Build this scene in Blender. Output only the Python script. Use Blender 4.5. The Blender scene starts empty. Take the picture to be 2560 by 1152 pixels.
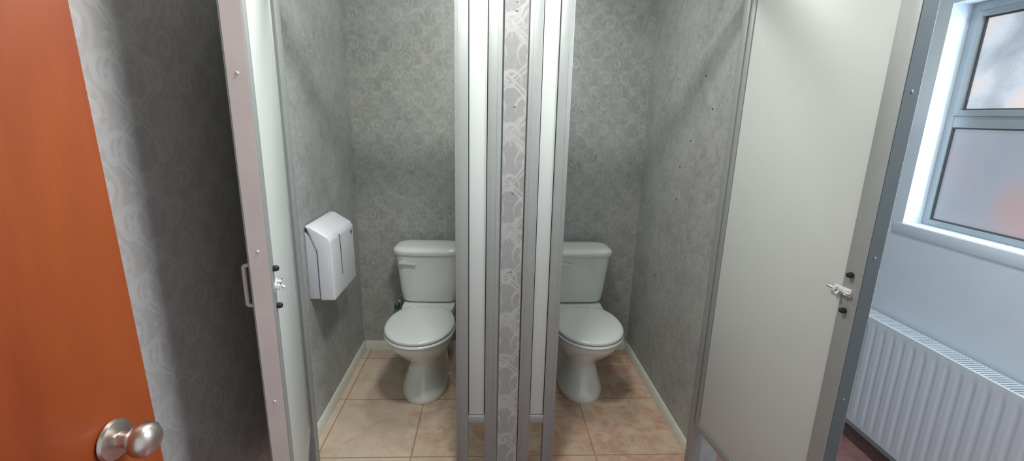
import bpy, bmesh, math, random
from mathutils import Vector, Matrix
random.seed(3)
C = bpy.context.scene.collection
H = 1.5; DB = 2.78; YF = 1.66

# ------------------------------------------------------------ materials
class NT:
    def __init__(s, name):
        s.m = bpy.data.materials.new(name); s.m.use_nodes = True
        s.t = s.m.node_tree; s.n = s.t.nodes; s.l = s.t.links
        s.b = s.n["Principled BSDF"]
    def inp(s, sock, v):
        if isinstance(v, bpy.types.NodeSocket): s.l.new(v, sock)
        elif v is not None: sock.default_value = v
    def M(s, op, a, b=None, c=None, clamp=False):
        n = s.n.new("ShaderNodeMath"); n.operation = op; n.use_clamp = clamp
        s.inp(n.inputs[0], a)
        if b is not None: s.inp(n.inputs[1], b)
        if c is not None: s.inp(n.inputs[2], c)
        return n.outputs[0]
    def pos(s):
        g = s.n.new("ShaderNodeNewGeometry"); x = s.n.new("ShaderNodeSeparateXYZ")
        s.l.new(g.outputs["Position"], x.inputs[0]); return g.outputs["Position"], x.outputs
    def noise(s, vec, scale, detail=4, rough=.55, dist=0):
        n = s.n.new("ShaderNodeTexNoise"); n.inputs["Scale"].default_value = scale
        n.inputs["Detail"].default_value = detail; n.inputs["Roughness"].default_value = rough
        n.inputs["Distortion"].default_value = dist
        if vec is not None: s.l.new(vec, n.inputs["Vector"])
        return n.outputs["Fac"]
    def scale(s, vec, sc):
        n = s.n.new("ShaderNodeMapping"); n.inputs["Scale"].default_value = sc
        s.l.new(vec, n.inputs["Vector"]); return n.outputs[0]
    def ramp(s, f, stops):
        n = s.n.new("ShaderNodeValToRGB"); e = n.color_ramp.elements
        while len(e) < len(stops): e.new(.5)
        for i, (p, c) in enumerate(stops):
            e[i].position = p; e[i].color = (*c, 1) if len(c) == 3 else c
        s.l.new(f, n.inputs[0]); return n.outputs[0]
    def mix(s, f, a, b):
        n = s.n.new("ShaderNodeMix"); n.data_type = 'RGBA'
        s.inp(n.inputs[0], f)
        for i, v in ((6, a), (7, b)):
            if isinstance(v, tuple): v = (*v[:3], 1)
            s.inp(n.inputs[i], v)
        return n.outputs[2]
    def sstep(s, v, a, b):
        n = s.n.new("ShaderNodeMapRange"); n.interpolation_type = 'SMOOTHSTEP'
        s.l.new(v, n.inputs[0]); n.inputs[1].default_value = a; n.inputs[2].default_value = b
        return n.outputs[0]
    def bump(s, h, strength=.2, dist=.002):
        n = s.n.new("ShaderNodeBump"); n.inputs["Strength"].default_value = strength
        n.inputs["Distance"].default_value = dist
        s.l.new(h, n.inputs["Height"]); s.l.new(n.outputs[0], s.b.inputs["Normal"])
    def col(s, v):
        if isinstance(v, tuple): v = (*v[:3], 1)
        s.inp(s.b.inputs["Base Color"], v)

def plain(name, c, rough=.5, metal=0, var=.06, ns=9, coat=0, bump=0):
    k = NT(name); p, _ = k.pos()
    f = k.noise(p, ns, 5)
    a = tuple(x*(1-var) for x in c); b = tuple(min(1, x*(1+var)) for x in c)
    k.col(k.ramp(f, [(.3, a), (.7, b)]))
    k.b.inputs["Roughness"].default_value = rough; k.b.inputs["Metallic"].default_value = metal
    k.b.inputs["Coat Weight"].default_value = coat
    if bump: k.bump(k.noise(p, 180, 2), bump, .001)
    return k.m

def wallpaper(name, axis, base=(.30, .30, .285), light=(.44, .44, .42), contrast=.6, blotch=.15, ou=0, per=(.275, .36), wearlo=.25):
    k = NT(name); P, xyz = k.pos(); M = k.M
    px, pz = per
    wn = k.noise(P, 10, 3); wv = M('MULTIPLY', M('SUBTRACT', wn, .5), .022)
    u = M('ADD', M('ADD', xyz[axis], wv), ou); v = M('SUBTRACT', xyz[2], wv)
    up = M('DIVIDE', u, px); vp = M('DIVIDE', v, pz)
    def ogee(uu, vv, amp, w0, w1, hollow):
        s1 = M('MULTIPLY', M('SINE', M('MULTIPLY', vv, 2*math.pi)), amp)
        d1 = M('ABSOLUTE', M('SUBTRACT', M('FRACT', M('ADD', uu, s1)), .5))
        d2 = M('ABSOLUTE', M('SUBTRACT', M('FRACT', M('SUBTRACT', uu, s1)), .5))
        d = M('MINIMUM', d1, d2)
        b = M('SUBTRACT', 1.0, k.sstep(d, w0, w1))
        if hollow: b = M('MULTIPLY', b, k.sstep(d, hollow, hollow+.014))
        return b
    band = ogee(up, vp, .25, .045, .065, .012)
    band2 = ogee(M('ADD', up, .5), M('ADD', vp, .25), .18, .014, .034, 0)
    q = px/.275
    def spiral(ou_, ov, R, kk, sv, thick=.25):
        cu = M('MULTIPLY', M('SUBTRACT', M('PINGPONG', M('ADD', up, ou_), .5), .25), px)
        cv = M('MULTIPLY', M('SUBTRACT', M('FRACT', M('MULTIPLY', M('ADD', vp, ov), sv)), .5), pz/sv)
        r = M('SQRT', M('ADD', M('MULTIPLY', cu, cu), M('MULTIPLY', cv, cv)))
        th = M('ARCTAN2', cv, cu)
        sp = M('SINE', M('ADD', th, M('MULTIPLY', r, kk/q)))
        return M('MULTIPLY', k.sstep(sp, thick, thick+.5), M('SUBTRACT', 1.0, k.sstep(r, R*.85*q, R*q)))
    a = spiral(0, 0, .056, 140, 2, -.1)
    b = spiral(.25, .25, .042, -190, 2, -.1)
    def leafm(o1, o2, nn, size):
        cu = M('MULTIPLY', M('SUBTRACT', M('FRACT', M('ADD', up, o1)), .5), px)
        cv = M('MULTIPLY', M('SUBTRACT', M('FRACT', M('ADD', vp, o2)), .5), pz)
        r = M('SQRT', M('ADD', M('MULTIPLY', cu, cu), M('MULTIPLY', M('MULTIPLY', cv, cv), .5)))
        th = M('ARCTAN2', cv, M('ABSOLUTE', cu))
        pet = M('MULTIPLY', M('ADD', .55, M('MULTIPLY', M('COSINE', M('MULTIPLY', th, nn)), .4)), size*q)
        qq = M('SUBTRACT', pet, r)
        return M('MULTIPLY', k.sstep(qq, 0, .006), M('SUBTRACT', 1.0, M('MULTIPLY', k.sstep(qq, .010, .018), .5)))
    leaf = M('MAXIMUM', leafm(0, .5, 7, .068), leafm(.5, 0, 9, .060))
    m = M('MAXIMUM', M('MAXIMUM', band, a), M('MAXIMUM', M('MAXIMUM', b, M('MULTIPLY', band2, .7)), leaf))
    wear = k.sstep(k.noise(P, 34, 8, .8), .40, .60)
    m = M('MULTIPLY', M('MULTIPLY', m, M('ADD', wearlo, M('MULTIPLY', wear, 1-wearlo))), contrast)
    blot = M('ADD', M('MULTIPLY', k.noise(P, 6, 9, .8), .5), M('MULTIPLY', k.noise(P, 42, 8, .85), .5))
    bb = k.ramp(blot, [(.39, tuple(x*(1-blotch) for x in base)), (.61, tuple(x*(1+blotch) for x in base))])
    k.col(k.mix(m, bb, light))
    fine = k.noise(P, 260, 3)
    k.bump(M('ADD', m, M('MULTIPLY', fine, .5)), .15, .001)
    k.b.inputs["Roughness"].default_value = .55
    return k.m

def tile_floor(name, c1, c2, c3, grout, ox, oy, sx, sy):
    k = NT(name); P, xyz = k.pos(); M = k.M
    fx = M('DIVIDE', M('ADD', xyz[0], -ox), sx); fy = M('DIVIDE', M('ADD', xyz[1], -oy), sy)
    dx = M('ABSOLUTE', M('SUBTRACT', M('FRACT', M('ADD', fx, .5)), .5))
    dy = M('ABSOLUTE', M('SUBTRACT', M('FRACT', M('ADD', fy, .5)), .5))
    d = M('MINIMUM', dx, dy)
    g = k.sstep(d, .005, .010)
    cell = k.n.new("ShaderNodeTexWhiteNoise"); cell.noise_dimensions = '2D'
    cb = k.n.new("ShaderNodeCombineXYZ")
    k.l.new(M('FLOOR', fx), cb.inputs[0]); k.l.new(M('FLOOR', fy), cb.inputs[1]); k.l.new(cb.outputs[0], cell.inputs["Vector"])
    n = k.noise(P, 8, 9, .72, .8)
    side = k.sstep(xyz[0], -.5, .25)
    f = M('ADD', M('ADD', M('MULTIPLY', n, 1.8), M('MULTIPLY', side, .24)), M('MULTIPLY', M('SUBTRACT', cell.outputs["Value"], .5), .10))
    f = M('SUBTRACT', f, .28)
    tc = k.ramp(f, [(.40, c1), (.68, c2), (1.0, c3)])
    veins = k.sstep(k.noise(P, 20, 7, .78), .50, .68)
    tc = k.mix(M('MULTIPLY', veins, .5), tc, tuple(min(1, x*1.1+.06) for x in c1))
    k.col(k.mix(g, grout, tc))
    k.bump(g, .5, .002)
    k.b.inputs["Roughness"].default_value = .2
    return k.m

def wood(name):
    k = NT(name); P, xyz = k.pos()
    n = k.noise(k.scale(P, (4, 4, 1.3)), 1.3, 4, .5, .3); n2 = k.noise(k.scale(P, (70, 70, 3)), 3, 3)
    f = k.M('ADD', k.M('MULTIPLY', n, .88), k.M('MULTIPLY', n2, .12))
    k.col(k.ramp(f, [(.32, (.19, .026, .0035)), (.5, (.26, .044, .006)), (.70, (.33, .068, .010))]))
    k.b.inputs["Roughness"].default_value = .48
    return k.m

def pane(name, stops, scale, strength, rough_scale=150, amt=.22):
    k = NT(name); P, _ = k.pos()
    n = k.noise(P, scale, 2, .4, .2); fn = k.noise(P, rough_scale, 4, .8)
    f = k.M('ADD', n, k.M('MULTIPLY', k.M('SUBTRACT', fn, .5), amt))
    c = k.ramp(f, stops)
    k.col((.14, .15, .16)); k.b.inputs["Roughness"].default_value = .35
    k.l.new(c, k.b.inputs["Emission Color"]); k.b.inputs["Emission Strength"].default_value = strength  # daylight and the blurred view behind the glass are put in as glow
    k.bump(fn, .3, .001)
    return k.m

M_WPX = wallpaper("wallpaper_back", 0, (.345, .352, .33), (.47, .475, .445), .8, .22, per=(.24, .30), wearlo=.2)
M_WPY = wallpaper("wallpaper_side", 1, (.345, .355, .34), (.45, .46, .44), .5, .27, per=(.24, .30), wearlo=.05)
M_WPL = wallpaper("wallpaper_lobby", 1, (.42, .40, .385), (.56, .55, .54), .5, .10, .05, per=(.26, .33), wearlo=.7)
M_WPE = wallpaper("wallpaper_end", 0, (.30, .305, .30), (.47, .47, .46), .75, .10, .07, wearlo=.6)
M_TILE = tile_floor("stall_tile", (.66, .56, .43), (.64, .50, .375), (.54, .33, .225), (.44, .25, .18), -.343, 1.785, .4195, .437)
M_RED = tile_floor("lobby_tile", (.30, .15, .14), (.34, .17, .155), (.25, .125, .12), (.16, .09, .09), .1, .3, .42, .42)
M_WHITEWALL = plain("white_paint", (.74, .80, .86), .55, var=.02, bump=.05)
M_CEIL = plain("ceiling_paint", (.60, .59, .56), .8, var=.03)
M_ALU = plain("satin_aluminium", (.35, .37, .36), .5, .35, .03, 30)
M_ALUD = plain("dark_shaded_aluminium", (.12, .14, .145), .5, .3, .03, 30)  # dark lock metal; on the right door's edge it paints in the shade
M_PANEL = plain("white_melamine", (.56, .60, .57), .42, 0, .015, 3)
M_CERAM = plain("vitreous_china", (.77, .80, .77), .09, 0, .01, 4, coat=.4)
M_SEAT = plain("seat_plastic", (.70, .74, .72), .16, 0, .01, 4)
M_DISP = plain("dispenser_plastic", (.81, .83, .88), .28, 0, .01, 4)
M_DISPG = plain("dispenser_grey_plastic", (.60, .62, .66), .35, 0, .01, 4)
M_BASE = plain("cream_skirting", (.68, .69, .61), .4, 0, .04, 12)
M_BLACK = plain("black_rubber", (.012, .012, .014), .5)
M_CHROME = plain("chrome", (.75, .75, .75), .12, 1, .02)
M_NICKEL = plain("satin_nickel", (.64, .58, .53), .33, 1, .03)
M_WPLAS = plain("white_latch_plastic", (.72, .72, .70), .3)
M_HANDLE = plain("pale_profile_pink_reflection", (.60, .51, .48), .4)  # pink on the door edge is the orange door's reflection, put into the colour
M_RAD = plain("radiator_enamel", (.76, .81, .87), .4, 0, .01)
M_GRIL = plain("radiator_slot_dark", (.08, .085, .09), .6)
M_WOOD = wood("orange_varnished_wood")
M_VALVE = plain("green_valve", (.02, .09, .08), .35)
M_FRAME = plain("window_aluminium", (.42, .46, .47), .4, .4, .03)
M_UP = pane("frosted_glass_upper", [(.34, (.30, .35, .42)), (.45, (.44, .50, .57)), (.56, (.60, .67, .75)), (.68, (.78, .68, .62))], 6, .95, 190, .30)
M_LO = pane("frosted_glass_lower", [(.30, (.25, .28, .34)), (.44, (.28, .30, .36)), (.56, (.33, .28, .31)), (.72, (.38, .27, .27))], 3.4, .92, 210, .18)
M_SCREW = plain("steel_screw", (.4, .4, .4), .35, .8)

# ------------------------------------------------------------ builders
def new_obj(name, me, mat=None, parent=None, loc=(0, 0, 0)):
    o = bpy.data.objects.new(name, me); C.objects.link(o)
    if mat is not None: me.materials.append(mat)
    o.location = loc
    if parent is not None: o.parent = parent
    return o
def from_bm(name, bm, mat, parent=None, smooth=35):
    bmesh.ops.recalc_face_normals(bm, faces=bm.faces)
    lo = Vector([min(v.co[i] for v in bm.verts) for i in range(3)]); hi = Vector([max(v.co[i] for v in bm.verts) for i in range(3)])
    c = (lo+hi)/2
    for v in bm.verts: v.co -= c
    me = bpy.data.meshes.new(name); bm.to_mesh(me); bm.free()
    if smooth:
        for p in me.polygons: p.use_smooth = True
        me.set_sharp_from_angle(angle=math.radians(smooth))
    return new_obj(name, me, mat, parent, c)
def bmbox(bm, x0, x1, y0, y1, z0, z1, bev=0, seg=2):
    r = bmesh.ops.create_cube(bm, size=1)
    for v in r['verts']:
        v.co = Vector(((x0+x1)/2+v.co.x*(x1-x0), (y0+y1)/2+v.co.y*(y1-y0), (z0+z1)/2+v.co.z*(z1-z0)))
    if bev:
        es = list({e for v in r['verts'] for e in v.link_edges})
        bmesh.ops.bevel(bm, geom=es, offset=bev, segments=seg, affect='EDGES', profile=.5)
def box(name, x0, x1, y0, y1, z0, z1, mat, parent=None, bev=0, seg=2):
    bm = bmesh.new(); bmbox(bm, x0, x1, y0, y1, z0, z1, bev, seg)
    return from_bm(name, bm, mat, parent, 35 if bev else 0)
def loftbm(bm, rings, closed_caps=True):
    vs = [[bm.verts.new(p) for p in r] for r in rings]
    n = len(rings[0])
    for a, b in zip(vs, vs[1:]):
        for i in range(n):
            bm.faces.new((a[i], a[(i+1) % n], b[(i+1) % n], b[i]))
    if closed_caps:
        bm.faces.new(vs[0][::-1]); bm.faces.new(vs[-1])
def lathebm(bm, prof, o, axis, n=24):
    ax = Vector(axis).normalized(); t = Vector((0, 0, 1)) if abs(ax.z) < .9 else Vector((1, 0, 0))
    u = ax.cross(t).normalized(); v = ax.cross(u)
    o = Vector(o)
    loftbm(bm, [[o+ax*h+(u*math.cos(2*math.pi*i/n)+v*math.sin(2*math.pi*i/n))*r for i in range(n)] for r, h in prof])
def lathe(name, prof, o, axis, mat, parent=None, n=24):
    bm = bmesh.new(); lathebm(bm, prof, o, axis, n)
    return from_bm(name, bm, mat, parent, 40)
def tubebm(bm, pts, r, n=10):
    pts = [Vector(p) for p in pts]; rings = []
    up = None
    for i, p in enumerate(pts):
        d = (pts[min(i+1, len(pts)-1)]-pts[max(i-1, 0)]).normalized()
        if up is None:
            up = d.cross(Vector((0, 0, 1)) if abs(d.z) < .9 else Vector((1, 0, 0))).normalized()
        up = (up-d*up.dot(d)).normalized(); w = d.cross(up)
        rings.append([p+(up*math.cos(2*math.pi*k/n)+w*math.sin(2*math.pi*k/n))*r for k in range(n)])
    loftbm(bm, rings)
def egg(hw, yf, yb, yc, z, n=48, e=2.0, clampb=None):
    out = []
    for i in range(n):
        t = 2*math.pi*i/n; c = math.cos(t); s = math.sin(t)
        x = hw*math.copysign(abs(c)**(2/e), c)
        L = (yb-yc) if s > 0 else (yc-yf)
        y = yc+L*math.copysign(abs(s)**(2/e), s)
        if clampb is not None: y = min(y, clampb)
        out.append(Vector((x, y, z)))
    return out
def empty(name, loc, label, category, rotz=0, **kw):
    o = bpy.data.objects.new(name, None); C.objects.link(o); o.location = loc
    o.rotation_euler = (0, 0, rotz); o.empty_display_size = .1
    o["label"] = label; o["category"] = category
    for k, v in kw.items(): o[k] = v
    return o
def tag(o, label, category, **kw):
    o["label"] = label; o["category"] = category
    for k, v in kw.items(): o[k] = v
    return o
def struct(o, label, category): return tag(o, label, category, kind="structure")

# ------------------------------------------------------------ room shell
XL = -.81; XR = .925; XW = 1.86; ZC = 2.45
struct(box("floor", XL, 1.02, YF+.0, DB, -.06, 0, M_TILE), "beige and terracotta square floor tiles with pink grout", "floor")
bm = bmesh.new(); bmbox(bm, XL, XW, -.9, YF, -.06, 0); bmbox(bm, 1.02, XW, YF, DB, -.06, 0)
struct(from_bm("floor", bm, M_RED, None, 0), "dark red tiled floor outside the cubicles", "floor")
struct(box("wall_back", XL-.1, XW+.2, DB, DB+.12, 0, ZC, M_WPX), "grey damask wallpapered wall behind the toilets", "wall")
bm = bmesh.new(); bmbox(bm, XL-.12, XL, -.9, DB, 0, ZC)
wl = from_bm("wall_left", bm, M_WPY, None, 0)
wl.data.materials.append(M_WPL)
struct(wl, "grey damask wallpapered side wall", "wall")
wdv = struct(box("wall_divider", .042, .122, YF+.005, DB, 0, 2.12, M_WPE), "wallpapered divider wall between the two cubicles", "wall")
struct(box("wall_partition", XR, 1.02, YF+.04, DB, 0, ZC, M_WPY), "grey wallpapered cubicle side wall", "wall")
struct(box("ceiling", XL-.1, XW+.2, -.9, DB+.1, ZC, ZC+.08, M_CEIL), "plain off-white ceiling", "ceiling")
WY0, WY1, WZ0, WZ1 = .95, 1.944, 1.075, 1.985
bm = bmesh.new()
bmbox(bm, XW, XW+.2, -.9, WY0, 0, ZC); bmbox(bm, XW, XW+.2, WY1, DB, 0, ZC)
bmbox(bm, XW, XW+.2, WY0, WY1, 0, WZ0); bmbox(bm, XW, XW+.2, WY0, WY1, WZ1, ZC)
struct(from_bm("wall_right", bm, M_WHITEWALL, None, 0), "white painted wall with window opening above the radiator", "wall")

def skirt(name, p0, p1, nrm, lab):
    prof = [(0, 0), (.014, 0), (.014, .040), (.010, .050), (.006, .058), (0, .060)]
    bm = bmesh.new(); p0 = Vector(p0); p1 = Vector(p1); n = Vector(nrm)
    loftbm(bm, [[p+n*a+Vector((0, 0, b)) for a, b in prof] for p in (p0, p1)])
    return struct(from_bm(name, bm, M_BASE, None, 30), lab, "baseboard")
skirt("baseboard_left", (XL, YF+.05, 0), (XL, DB, 0), (1, 0, 0), "cream skirting board along the cubicle side wall")
skirt("baseboard_right", (XR, YF+.05, 0), (XR, DB, 0), (-1, 0, 0), "cream skirting board along the cubicle side wall")
skirt("baseboard_back", (XL+.014, DB, 0), (.042, DB, 0), (0, -1, 0), "cream skirting board behind the toilet")
skirt("baseboard_back", (.122, DB, 0), (XR-.014, DB, 0), (0, -1, 0), "cream skirting board behind the toilet")

# ------------------------------------------------------------ window
wn = empty("window_1", (XW, (WY0+WY1)/2, WZ0), "aluminium framed frosted window with transom in deep white reveal", "window", kind="structure")
def wbox(name, x0, x1, y0, y1, z0, z1, mat, bev=0):
    oy = (WY0+WY1)/2
    return box(name, x0-XW, x1-XW, y0-oy, y1-oy, z0-WZ0, z1-WZ0, mat, wn, bev)
FX0, FX1 = XW+.085, XW+.125
bm = bmesh.new(); oy = (WY0+WY1)/2
def fb(y0, y1, z0, z1, x0=FX0, x1=FX1): bmbox(bm, x0-XW, x1-XW, y0-oy, y1-oy, z0-WZ0, z1-WZ0, .002, 1)
fb(WY1-.035, WY1, WZ0, WZ1); fb(WY0, WY0+.035, WZ0, WZ1)
q0, q1 = WY0+.035, WY1-.035
fb(q0, q1, WZ0, WZ0+.026); fb(q0, q1, WZ1-.035, WZ1); fb(q0, q1, 1.498, 1.545)
from_bm("frame", bm, M_FRAME, wn, 30)
bm = bmesh.new()
a, b, c, d = q0, q1, 1.546, WZ1-.036
SX0, SX1 = FX0-.010, FX1-.012
fb(b-.025, b, c, d, SX0, SX1); fb(a, a+.025, c, d, SX0, SX1); fb(a+.025, b-.025, c, c+.022, SX0, SX1); fb(a+.025, b-.025, d-.022, d, SX0, SX1)
from_bm("sash", bm, M_FRAME, wn, 30)
bm = bmesh.new()
gw = .006
for (y0, y1, z0, z1) in ((b-.025-gw, b-.025, c+.022, d-.022), (a+.025, b-.025-gw, c+.022, c+.022+gw), (a+.025, b-.025-gw, d-.022-gw, d-.022),
                         (b-gw, b, WZ0+.026, 1.498), (a, b-gw, WZ0+.026, WZ0+.026+gw), (a, b-gw, 1.498-gw, 1.498)):
    bmbox(bm, FX0+.004-XW, FX0+.014-XW, y0-oy, y1-oy, z0-WZ0, z1-WZ0)
from_bm("glazing_seal", bm, M_GRIL, wn, 0)
wbox("pane", FX0+.012, FX0+.02, WY0+.03, WY1-.03, 1.545, WZ1-.03, M_UP)["label"] = "frosted upper pane"
wbox("pane", FX0+.012, FX0+.02, WY0+.03, WY1-.03, WZ0+.02, 1.50, M_LO)["label"] = "frosted lower pane"
struct(box("trim_1", XW-.004, XW, WY0-.06, WY1+.04, WZ0-.05, WZ0-.002, M_WHITEWALL, None, .0015), "white moulding below the window sill", "trim")

# ------------------------------------------------------------ radiator
R0, R1 = .55, 2.02
rad = empty("radiator", (1.80, (R0+R1)/2, .105), "white ribbed panel radiator below the window", "radiator")
ry = (R0+R1)/2
bm = bmesh.new(); xf = 1.757-1.80; hgt = .532; step = .049
cols = []; y = R0
while y < R1-.001:
    for i in range(12):
        t = i/12
        dx = .0036*max(0, 1-((t-.5)/.24)**2) if abs(t-.5) < .24 else 0
        cols.append((min(y+t*step, R1)-ry, xf+dx))
    y += step
rows = [0, .03, .05, hgt-.05, hgt-.03, hgt]
flut = [0, 0, 1, 1, 0, 0]
cols = [c_ for i, c_ in enumerate(cols) if i == 0 or c_[0] > cols[i-1][0]+1e-5]
grid = [[bm.verts.new((x if f else xf, yy, z)) for z, f in zip(rows, flut)] for yy, x in cols]
for g0, g1 in zip(grid, grid[1:]):
    for i in range(len(rows)-1): bm.faces.new((g0[i], g0[i+1], g1[i+1], g1[i]))
bmbox(bm, xf+.009, xf+.02, R0-ry, R1-ry, 0, hgt)
from_bm("front_panel", bm, M_RAD, rad, 50)
box("rear_panel", .035, .043, R0-ry, R1-ry, 0, hgt, M_RAD, rad, .003)
for s in (R0-ry-.004, R1-ry-.002): box("side_cover", xf+.002, .043, s, s+.006, .01, hgt+.004, M_RAD, rad, .002)
bm = bmesh.new()
y = R0-ry+.01
bmbox(bm, xf, xf+.008, R0-ry, R1-ry, hgt, hgt+.005); bmbox(bm, .037, .043, R0-ry, R1-ry, hgt, hgt+.005)
while y < R1-ry-.01:
    bmbox(bm, xf+.008, .037, y, y+.006, hgt-.002, hgt+.003); y += .014
from_bm("top_grille", bm, M_RAD, rad, 0)
box("convector_core", xf+.022, .033, R0-ry+.01, R1-ry-.01, .02, hgt-.012, M_GRIL, rad)
for yy in (-.5, .5): box("bracket", .043, .0595, yy-.02, yy+.02, .1, .45, M_RAD, rad, .003)
for yy in (-.62,): lathe("supply_pipe", [(.009, 0), (.009, .105)], (.02, yy, -.105), (0, 0, 1), M_RAD, rad, 12)

# ------------------------------------------------------------ cubicle fronts
def front(x0, xa, xb, x1, lab):
    e = empty("cubicle_front_panel", ((x0+x1)/2, YF+.02, 0), lab, "partition panel")
    ox = (x0+x1)/2
    def prof(a, b, z0, z1, n="post"):
        return box(n, a-ox, b-ox, -.02, .02, z0, z1, M_ALU, e, .0025)
    prof(x0, xa, 0, 1.96); prof(xb, x1, 0, 1.96)
    prof(xa, xb, .262, .298, "rail"); prof(xa, xb, 1.92, 1.96, "rail")
    box("infill_panel", xa-ox+.003, xb-ox-.003, -.012, .012, .301, 1.92, M_PANEL, e, .001)
    box("gasket", xa-ox, xb-ox, -.006, .006, .298, 1.92, M_BLACK, e)
    for xx in (x0-ox+.012, x1-ox-.016):
        box("profile_lip", xx, xx+.003, -.0212, -.0195, 0, 1.96, M_ALU, e, .0008)
    return e
front(-.128, -.080, -.012, .036, "narrow white panel in aluminium posts beside the divider")
front(.127, .173, .232, .278, "narrow white panel in aluminium posts beside the divider")
def post(x0, x1, lab):
    o = box("frame_post", x0, x1, YF+.004, YF+.044, 0, 1.96, M_ALU, None, .0025)
    return tag(o, lab, "post")
post(-.765, -.710, "satin aluminium hinge post at the cubicle wall")
tag(box("wall_channel", XL, -.766, YF+.004, YF+.036, 0, 1.96, M_ALU, None, .002), "aluminium channel fixed to the side wall", "channel")
post(.874, .924, "satin aluminium hinge post at the cubicle wall")
tag(box("head_rail", XL, XR, YF-.01, YF+.05, 1.962, 2.01, M_ALU, None, .002), "aluminium head rail across the cubicle fronts", "rail")

def stall_door(loc, rot, sg, W, T, lab):
    e = empty("cubicle_door", loc, lab, "cubicle door", rot)
    Z0, Z1 = .25, 1.95
    def yy(a, b):
        a, b = -sg*a, -sg*b; return min(a, b), max(a, b)
    def B(n, x0, x1, d0, d1, z0, z1, m, bev=0, p=e):
        y0, y1 = yy(d0, d1); return box(n, x0, x1, y0, y1, z0, z1, m, p, bev)
    B("stile", 0, .022, 0, T, Z0, Z1, M_ALU, .002)
    B("stile", W-.050, W, 0, T, Z0, Z1, M_ALU, .002)
    B("rail", .022, W-.050, 0, T, Z0, Z0+.034, M_ALU, .002)
    B("rail", .022, W-.050, 0, T, Z1-.038, Z1, M_ALU, .002)
    B("infill_panel", .024, W-.052, .004, T-.005, Z0+.036, Z1-.040, M_PANEL, .001)
    B("edge_strip", W, W+.0015, .004, T-.004, Z0, Z1, M_ALUD if sg < 0 else M_HANDLE, 0)
    for z in (.776, 1.177, 1.577):
        lathe("screw", [(.0034, 0), (.0034, .001), (.002, .002)], (W+.0015, -sg*T/2, z), (1, 0, 0), M_WPLAS if sg > 0 else M_SCREW, e, 10)
    for z in (1.123, 1.025):
        lathe("rubber_stop", [(.007, 0), (.008, .005), (.0065, .012), (.003, .014)], (W-.028, 0, z), (0, sg, 0), M_BLACK, e, 14)
    y0, y1 = yy(0, -.003)
    lt = box("latch", W-.068, W-.018, y0, y1, 1.064, 1.085, M_WPLAS, e, .001)
    off = lt.location.copy()
    def LB(n, x0, x1, d0, d1, z0, z1, m, bev=.001):
        a, b = yy(d0, d1); o = box(n, x0, x1, a, b, z0, z1, m, None, bev); o.parent = lt; o.location -= off; return o
    for xa in (W-.064, W-.030): LB("keeper", xa, xa+.007, -.003, -.013, 1.068, 1.081, M_WPLAS)
    o = lathe("bolt", [(.0035, 0), (.0035, .068), (.002, .070)], (W-.084, sg*.009, 1.0745), (1, 0, 0), M_CHROME, None, 12); o.parent = lt; o.location -= off
    o = lathe("bolt_knob", [(.0025, 0), (.0025, .006), (.0045, .008), (.0045, .011), (.002, .013)], (W-.046, sg*.011, 1.073), (0, sg, -.9), M_WPLAS, None, 12); o.parent = lt; o.location -= off
    bm = bmesh.new(); yo = -sg*T; x = W-.018
    pts = []
    for i in range(17):
        t = math.pi*i/16
        pts.append((x, yo-sg*.013*min(1, 2.2*math.sin(t)), 1.088-.052*math.copysign(abs(math.cos(t))**.5, math.cos(t))))
    tubebm(bm, pts, .0048, 10)
    from_bm("pull_handle", bm, M_HANDLE, e, 60)
    for z in (.42, 1.1, 1.8):
        lathe("hinge", [(.006, 0), (.006, .07)], (-.002, -sg*(T+.004), z-.035), (0, 0, 1), M_ALU, e, 14)
    return e
stall_door((-.713, YF-.015, 0), math.atan2(-.949, .315), 1, .60, .048, "white cubicle door in aluminium frame standing open against wallpaper")
stall_door((.872, YF-.010, 0), math.atan2(-.9935, .114), -1, .595, .048, "white cubicle door in aluminium frame standing open toward the window")

# ------------------------------------------------------------ screws on walls
for z in (1.873, 1.845, 1.535, 1.229, .926):
    o = lathe("screw", [(.0042, 0), (.0042, .001), (.002, .002)], (.082, YF+.005, z), (0, -1, 0), M_SCREW, None, 12)
    o.parent = wdv; o.location -= wdv.location
for y, z in ((2.35, 1.70), (2.05, 1.69), (2.13, 1.41), (2.22, 1.28), (2.22, 1.12), (2.40, .66), (1.95, 1.55)):
    tag(lathe("wall_plug", [(.004, 0), (.004, .001), (.002, .0012)], (XR, y, z), (-1, 0, 0), M_BLACK, None, 10),
        "tiny dark wall plug in the grey wallpaper", "wall plug", group="wall plugs on cubicle wall")

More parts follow.
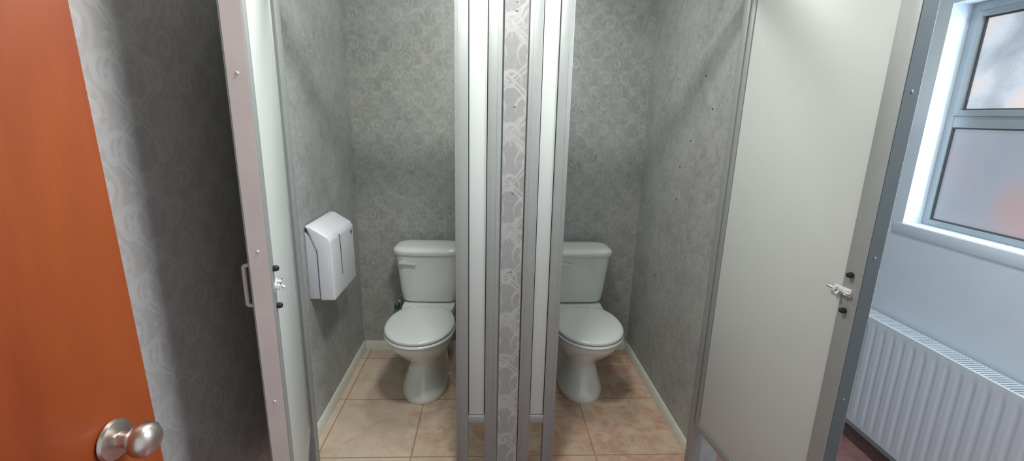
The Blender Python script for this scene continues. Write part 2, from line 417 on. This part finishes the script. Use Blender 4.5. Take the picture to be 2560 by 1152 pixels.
# ------------------------------------------------------------ toilet
def toilet():
    e = empty("toilet", (-.346, DB, 0), "white ceramic close-coupled toilet with closed lid beside dispenser", "toilet", -.02)
    bm = bmesh.new()
    S = [(0, .119, -.606, -.20), (.008, .124, -.611, -.19), (.028, .124, -.611, -.19), (.05, .119, -.604, -.19), (.09, .104, -.588, -.20), (.13, .092, -.574, -.21),
         (.17, .084, -.564, -.22), (.205, .083, -.566, -.22), (.235, .093, -.590, -.22), (.265, .113, -.628, -.22), (.295, .134, -.668, -.22), (.325, .151, -.704, -.22),
         (.35, .163, -.730, -.22), (.375, .171, -.750, -.22), (.392, .174, -.758, -.22), (.402, .172, -.756, -.225), (.406, .165, -.748, -.24)]
    loftbm(bm, [egg(hw, yf, yb, -.50 if z > .22 else -.42, z, 56, 2.15) for z, hw, yf, yb in S])
    loftbm(bm, [egg(hw, yf, yb, (yf+yb)/2, z, 40, 3.2) for z, hw, yf, yb in
                [(0, .118, -.46, -.14), (.015, .122, -.465, -.135), (.06, .112, -.45, -.14), (.16, .100, -.42, -.14), (.25, .100, -.40, -.13), (.33, .12, -.38, -.10)]])
    loftbm(bm, [egg(hw, yf, yb, (yf+yb)/2, z, 40, 4) for z, hw, yf, yb in
                [(.30, .10, -.36, -.10), (.34, .135, -.38, -.07), (.37, .15, -.385, -.06), (.41, .152, -.385, -.055), (.422, .148, -.38, -.06)]])
    from_bm("bowl", bm, M_CERAM, e, 50)
    bm = bmesh.new()
    loftbm(bm, [egg(hw, yf, yb, -.545, z, 64, 2.1, clampb=cb) for z, hw, yf, yb, cb in
                [(.404, .170, -.762, -.30, -.345), (.407, .179, -.774, -.29, -.338), (.415, .183, -.779, -.29, -.336), (.421, .181, -.777, -.29, -.336), (.424, .175, -.771, -.295, -.34)]])
    from_bm("seat", bm, M_SEAT, e, 50)
    bm = bmesh.new()
    loftbm(bm, [egg(hw, yf, yb, -.545, z, 64, 2.1, clampb=cb) for z, hw, yf, yb, cb in
                [(.4265, .170, -.764, -.30, -.342), (.430, .177, -.773, -.295, -.337), (.438, .179, -.775, -.295, -.335), (.444, .177, -.772, -.30, -.337),
                 (.448, .169, -.761, -.305, -.343), (.4505, .150, -.735, -.32, -.355), (.4525, .10, -.66, -.38, -.38), (.453, .04, -.58, -.48, -.47)]])
    from_bm("seat_lid", bm, M_SEAT, e, 50)
    for sx in (-.07, .07):
        lathe("hinge", [(.012, 0), (.013, .003), (.013, .027), (.012, .03)], (sx-.015, -.328, .436), (1, 0, 0), M_SEAT, e, 16)
    bm = bmesh.new()
    loftbm(bm, [egg(hw, yf, yb, (yf+yb)/2, z, 60, 5) for z, hw, yf, yb in
                [(.424, .132, -.215, -.075), (.430, .152, -.232, -.065), (.442, .162, -.240, -.06), (.50, .170, -.246, -.055), (.60, .179, -.254, -.055), (.69, .187, -.262, -.055), (.722, .190, -.264, -.055)]])
    from_bm("tank", bm, M_CERAM, e, 50)
    bm = bmesh.new()
    loftbm(bm, [egg(hw, yf, yb, (yf+yb)/2, z, 60, 4.2) for z, hw, yf, yb in
                [(.722, .194, -.268, -.05), (.726, .202, -.277, -.045), (.740, .205, -.281, -.043), (.752, .202, -.278, -.045), (.760, .191, -.267, -.055), (.764, .164, -.244, -.08), (.765, .08, -.19, -.13)]])
    from_bm("tank_lid", bm, M_CERAM, e, 50)
    bm = bmesh.new()
    lathebm(bm, [(.013, 0), (.013, .006), (.009, .012), (.009, .018)], (-.145, -.255, .680), (0, -1, 0), 16)
    loftbm(bm, [[Vector((x, -.276+dy*.004, z+dz*h)) for dy, dz in ((-1, -1), (1, -1), (1, 1), (-1, 1))] for x, z, h in
                ((-.158, .683, .007), (-.14, .684, .009), (-.10, .679, .007), (-.068, .672, .005))])
    from_bm("flush_lever", bm, M_SEAT, e, 40)
    for sx in (-1, 1):
        lathe("floor_bolt_cap", [(.012, 0), (.011, .006), (.006, .010)], (sx*.118, -.30, .0), (0, 0, 1), M_CERAM, e, 14)
    return e
t1 = toilet()
kids = list(t1.children)
t2 = t1.copy(); C.objects.link(t2)
for k_ in kids:
    c_ = k_.copy(); c_.parent = t2; C.objects.link(c_)
    if c_.name.startswith("flush_lever"): c_.location.x += .042
t2.location = (.512, DB, 0); t2.rotation_euler = (0, 0, .028)
t2["label"] = "white ceramic close-coupled toilet with closed lid beside bare wall"
for t in (t1, t2): t["group"] = "toilets in the two cubicles"

# stop valve
v = empty("stop_valve", (-.575, DB, .33), "small dark green water stop valve behind the toilet", "valve")
lathe("wall_flange", [(.022, 0), (.020, .006), (.008, .012), (.008, .05)], (0, 0, 0), (0, -1, 0), M_CHROME, v, 18)
lathe("valve_body", [(.012, 0), (.016, .006), (.016, .03), (.012, .036)], (0, -.05, -.018), (0, 0, 1), M_CHROME, v, 16)
lathe("valve_knob", [(.012, 0), (.018, .003), (.018, .015), (.012, .020)], (0, -.06, 0), (0, -1, 0), M_VALVE, v, 8)
bm = bmesh.new(); tubebm(bm, [(0, -.05, .018), (.005, -.052, .05), (.03, -.06, .075), (.06, -.08, .085), (.075, -.10, .088)], .006, 10)
from_bm("flexible_hose", bm, M_CHROME, v, 60)

# ------------------------------------------------------------ towel dispenser
d = empty("paper_towel_dispenser", (XL, 2.145, .672), "white plastic folded paper towel dispenser mounted on wallpaper", "paper dispenser")
def extr(name, prof, y0, y1, bev, mat, seg=3):
    bm = bmesh.new()
    loftbm(bm, [[Vector((x, yy, z)) for x, z in prof] for yy in (y0, y1)])
    bmesh.ops.recalc_face_normals(bm, faces=bm.faces)
    bmesh.ops.bevel(bm, geom=list(bm.edges), offset=bev, segments=seg, affect='EDGES', profile=.5)
    return from_bm(name, bm, mat, d, 40)
extr("back_case", [(-.0005, .004), (.045, .004), (.045, .26), (.02, .30), (-.0005, .315)], -.160, .160, .004, M_DISPG)
extr("cover", [(.012, .332), (.004, .346), (.030, .342), (.102, .296), (.113, .276), (.116, 0), (.050, 0), (.050, .23), (.03, .285)][::-1], -.167, .167, .007, M_DISP)
bm = bmesh.new(); pts = [(-.062, .284), (-.052, .281), (-.046, .272), (-.044, .22), (-.043, .15), (-.043, .085)]
wd = [.0022, .003, .003, .0028, .0022, .0008]
def fx(z): return .1168-(.0030*z/.276) if z < .274 else .1138-(z-.274)*.6
rings = []
for (yy, zz), w in zip(pts, wd):
    rings.append([Vector((fx(zz)+.0006, yy-w, zz-w*.3)), Vector((fx(zz)+.0006, yy+w, zz+w*.3)), Vector((fx(zz)-.004, yy+w, zz+w*.3)), Vector((fx(zz)-.004, yy-w, zz-w*.3))])
loftbm(bm, rings)
from_bm("view_slot", bm, M_BLACK, d, 0)
lk = box("lock", .106, .1152, .118, .138, .238, .260, M_ALUD, d, .003)
lathe("key_hole", [(.003, 0), (.003, .001)], (.0046, 0, .002), (1, 0, 0), M_BLACK, lk, 12)

# ------------------------------------------------------------ entry door
ed = empty("door_1", (-.60, -.05, 0), "orange varnished wooden entry door standing open", "door", kind="structure")
ed.rotation_euler = (.022, 0, 0)
box("door_leaf", -.02, .02, 0, .80, .008, 2.05, M_WOOD, ed, .003)
kb = lathe("knob", [(.020, 0), (.030, .001), (.032, .004), (.030, .009), (.022, .012), (.0130, .014), (.0120, .026), (.015, .030), (.0225, .036), (.0262, .044), (.0270, .050), (.0252, .058), (.020, .064), (.012, .068), (.004, .069)],
           (.02, .710, .986), (1, 0, 0), M_NICKEL, ed, 40)
kb["label"] = "satin nickel round knob"
lathe("latch_plate", [(.010, 0), (.010, .002)], (0, .80, .986), (0, 1, 0), M_NICKEL, ed, 16)

me = wl.data; bm = bmesh.new(); bm.from_mesh(me)
bmesh.ops.bisect_plane(bm, geom=bm.verts[:]+bm.edges[:]+bm.faces[:], plane_co=(0, YF+.02-wl.location.y, 0), plane_no=(0, 1, 0))
for f in bm.faces:
    if f.calc_center_median().y+wl.location.y < YF+.02: f.material_index = 1
bm.to_mesh(me); bm.free()

# ------------------------------------------------------------ lights
def area(name, loc, rot, size, power, col, sy=None, shape='DISK'):
    l = bpy.data.lights.new(name, 'AREA'); l.energy = power; l.color = col; l.shape = shape; l.size = size
    if sy: l.size_y = sy
    o = bpy.data.objects.new(name, l); C.objects.link(o); o.location = loc; o.rotation_euler = rot
    return o
area("ceiling_lamp", (-.02, 1.12, 2.40), (0, 0, 0), .22, 17.5, (1, .99, .95))
area("ceiling_lamp", (.082, 2.15, 2.42), (0, 0, 0), .3, 9.5, (.97, 1, .97))
area("ceiling_lamp", (1.35, .80, 2.42), (0, math.radians(25), 0), .40, 36, (.88, .95, 1))
area("daylight", (XW+.075, 1.45, 1.53), (0, math.radians(90), 0), .85, 10, (.62, .80, 1.0), .95, 'RECTANGLE')
w = bpy.data.worlds.new("World"); bpy.context.scene.world = w; w.use_nodes = True
w.node_tree.nodes["Background"].inputs[0].default_value = (.83, .92, .96, 1)
w.node_tree.nodes["Background"].inputs[1].default_value = .76

# ------------------------------------------------------------ camera
f = 1150.0; th = math.atan(.2476); ps = math.atan(.0497); ro = .024
F = Vector((math.sin(ps)*math.cos(th), math.cos(ps)*math.cos(th), -math.sin(th)))
R0v = Vector((math.cos(ps), -math.sin(ps), 0)); U0 = R0v.cross(F)
R = (R0v*math.cos(ro)+U0*math.sin(ro)); U = R.cross(F)
cd = bpy.data.cameras.new("Camera"); cam = bpy.data.objects.new("Camera", cd); C.objects.link(cam)
cd.sensor_width = 36; cd.lens = f/2560*36; cd.clip_start = .02
m = Matrix((R, U, -F)).transposed().to_4x4(); m.translation = Vector((0, 0, H)); cam.matrix_world = m
bpy.context.scene.camera = cam
bpy.context.scene.view_settings.view_transform = 'Standard'
bpy.context.scene.view_settings.look = 'None'
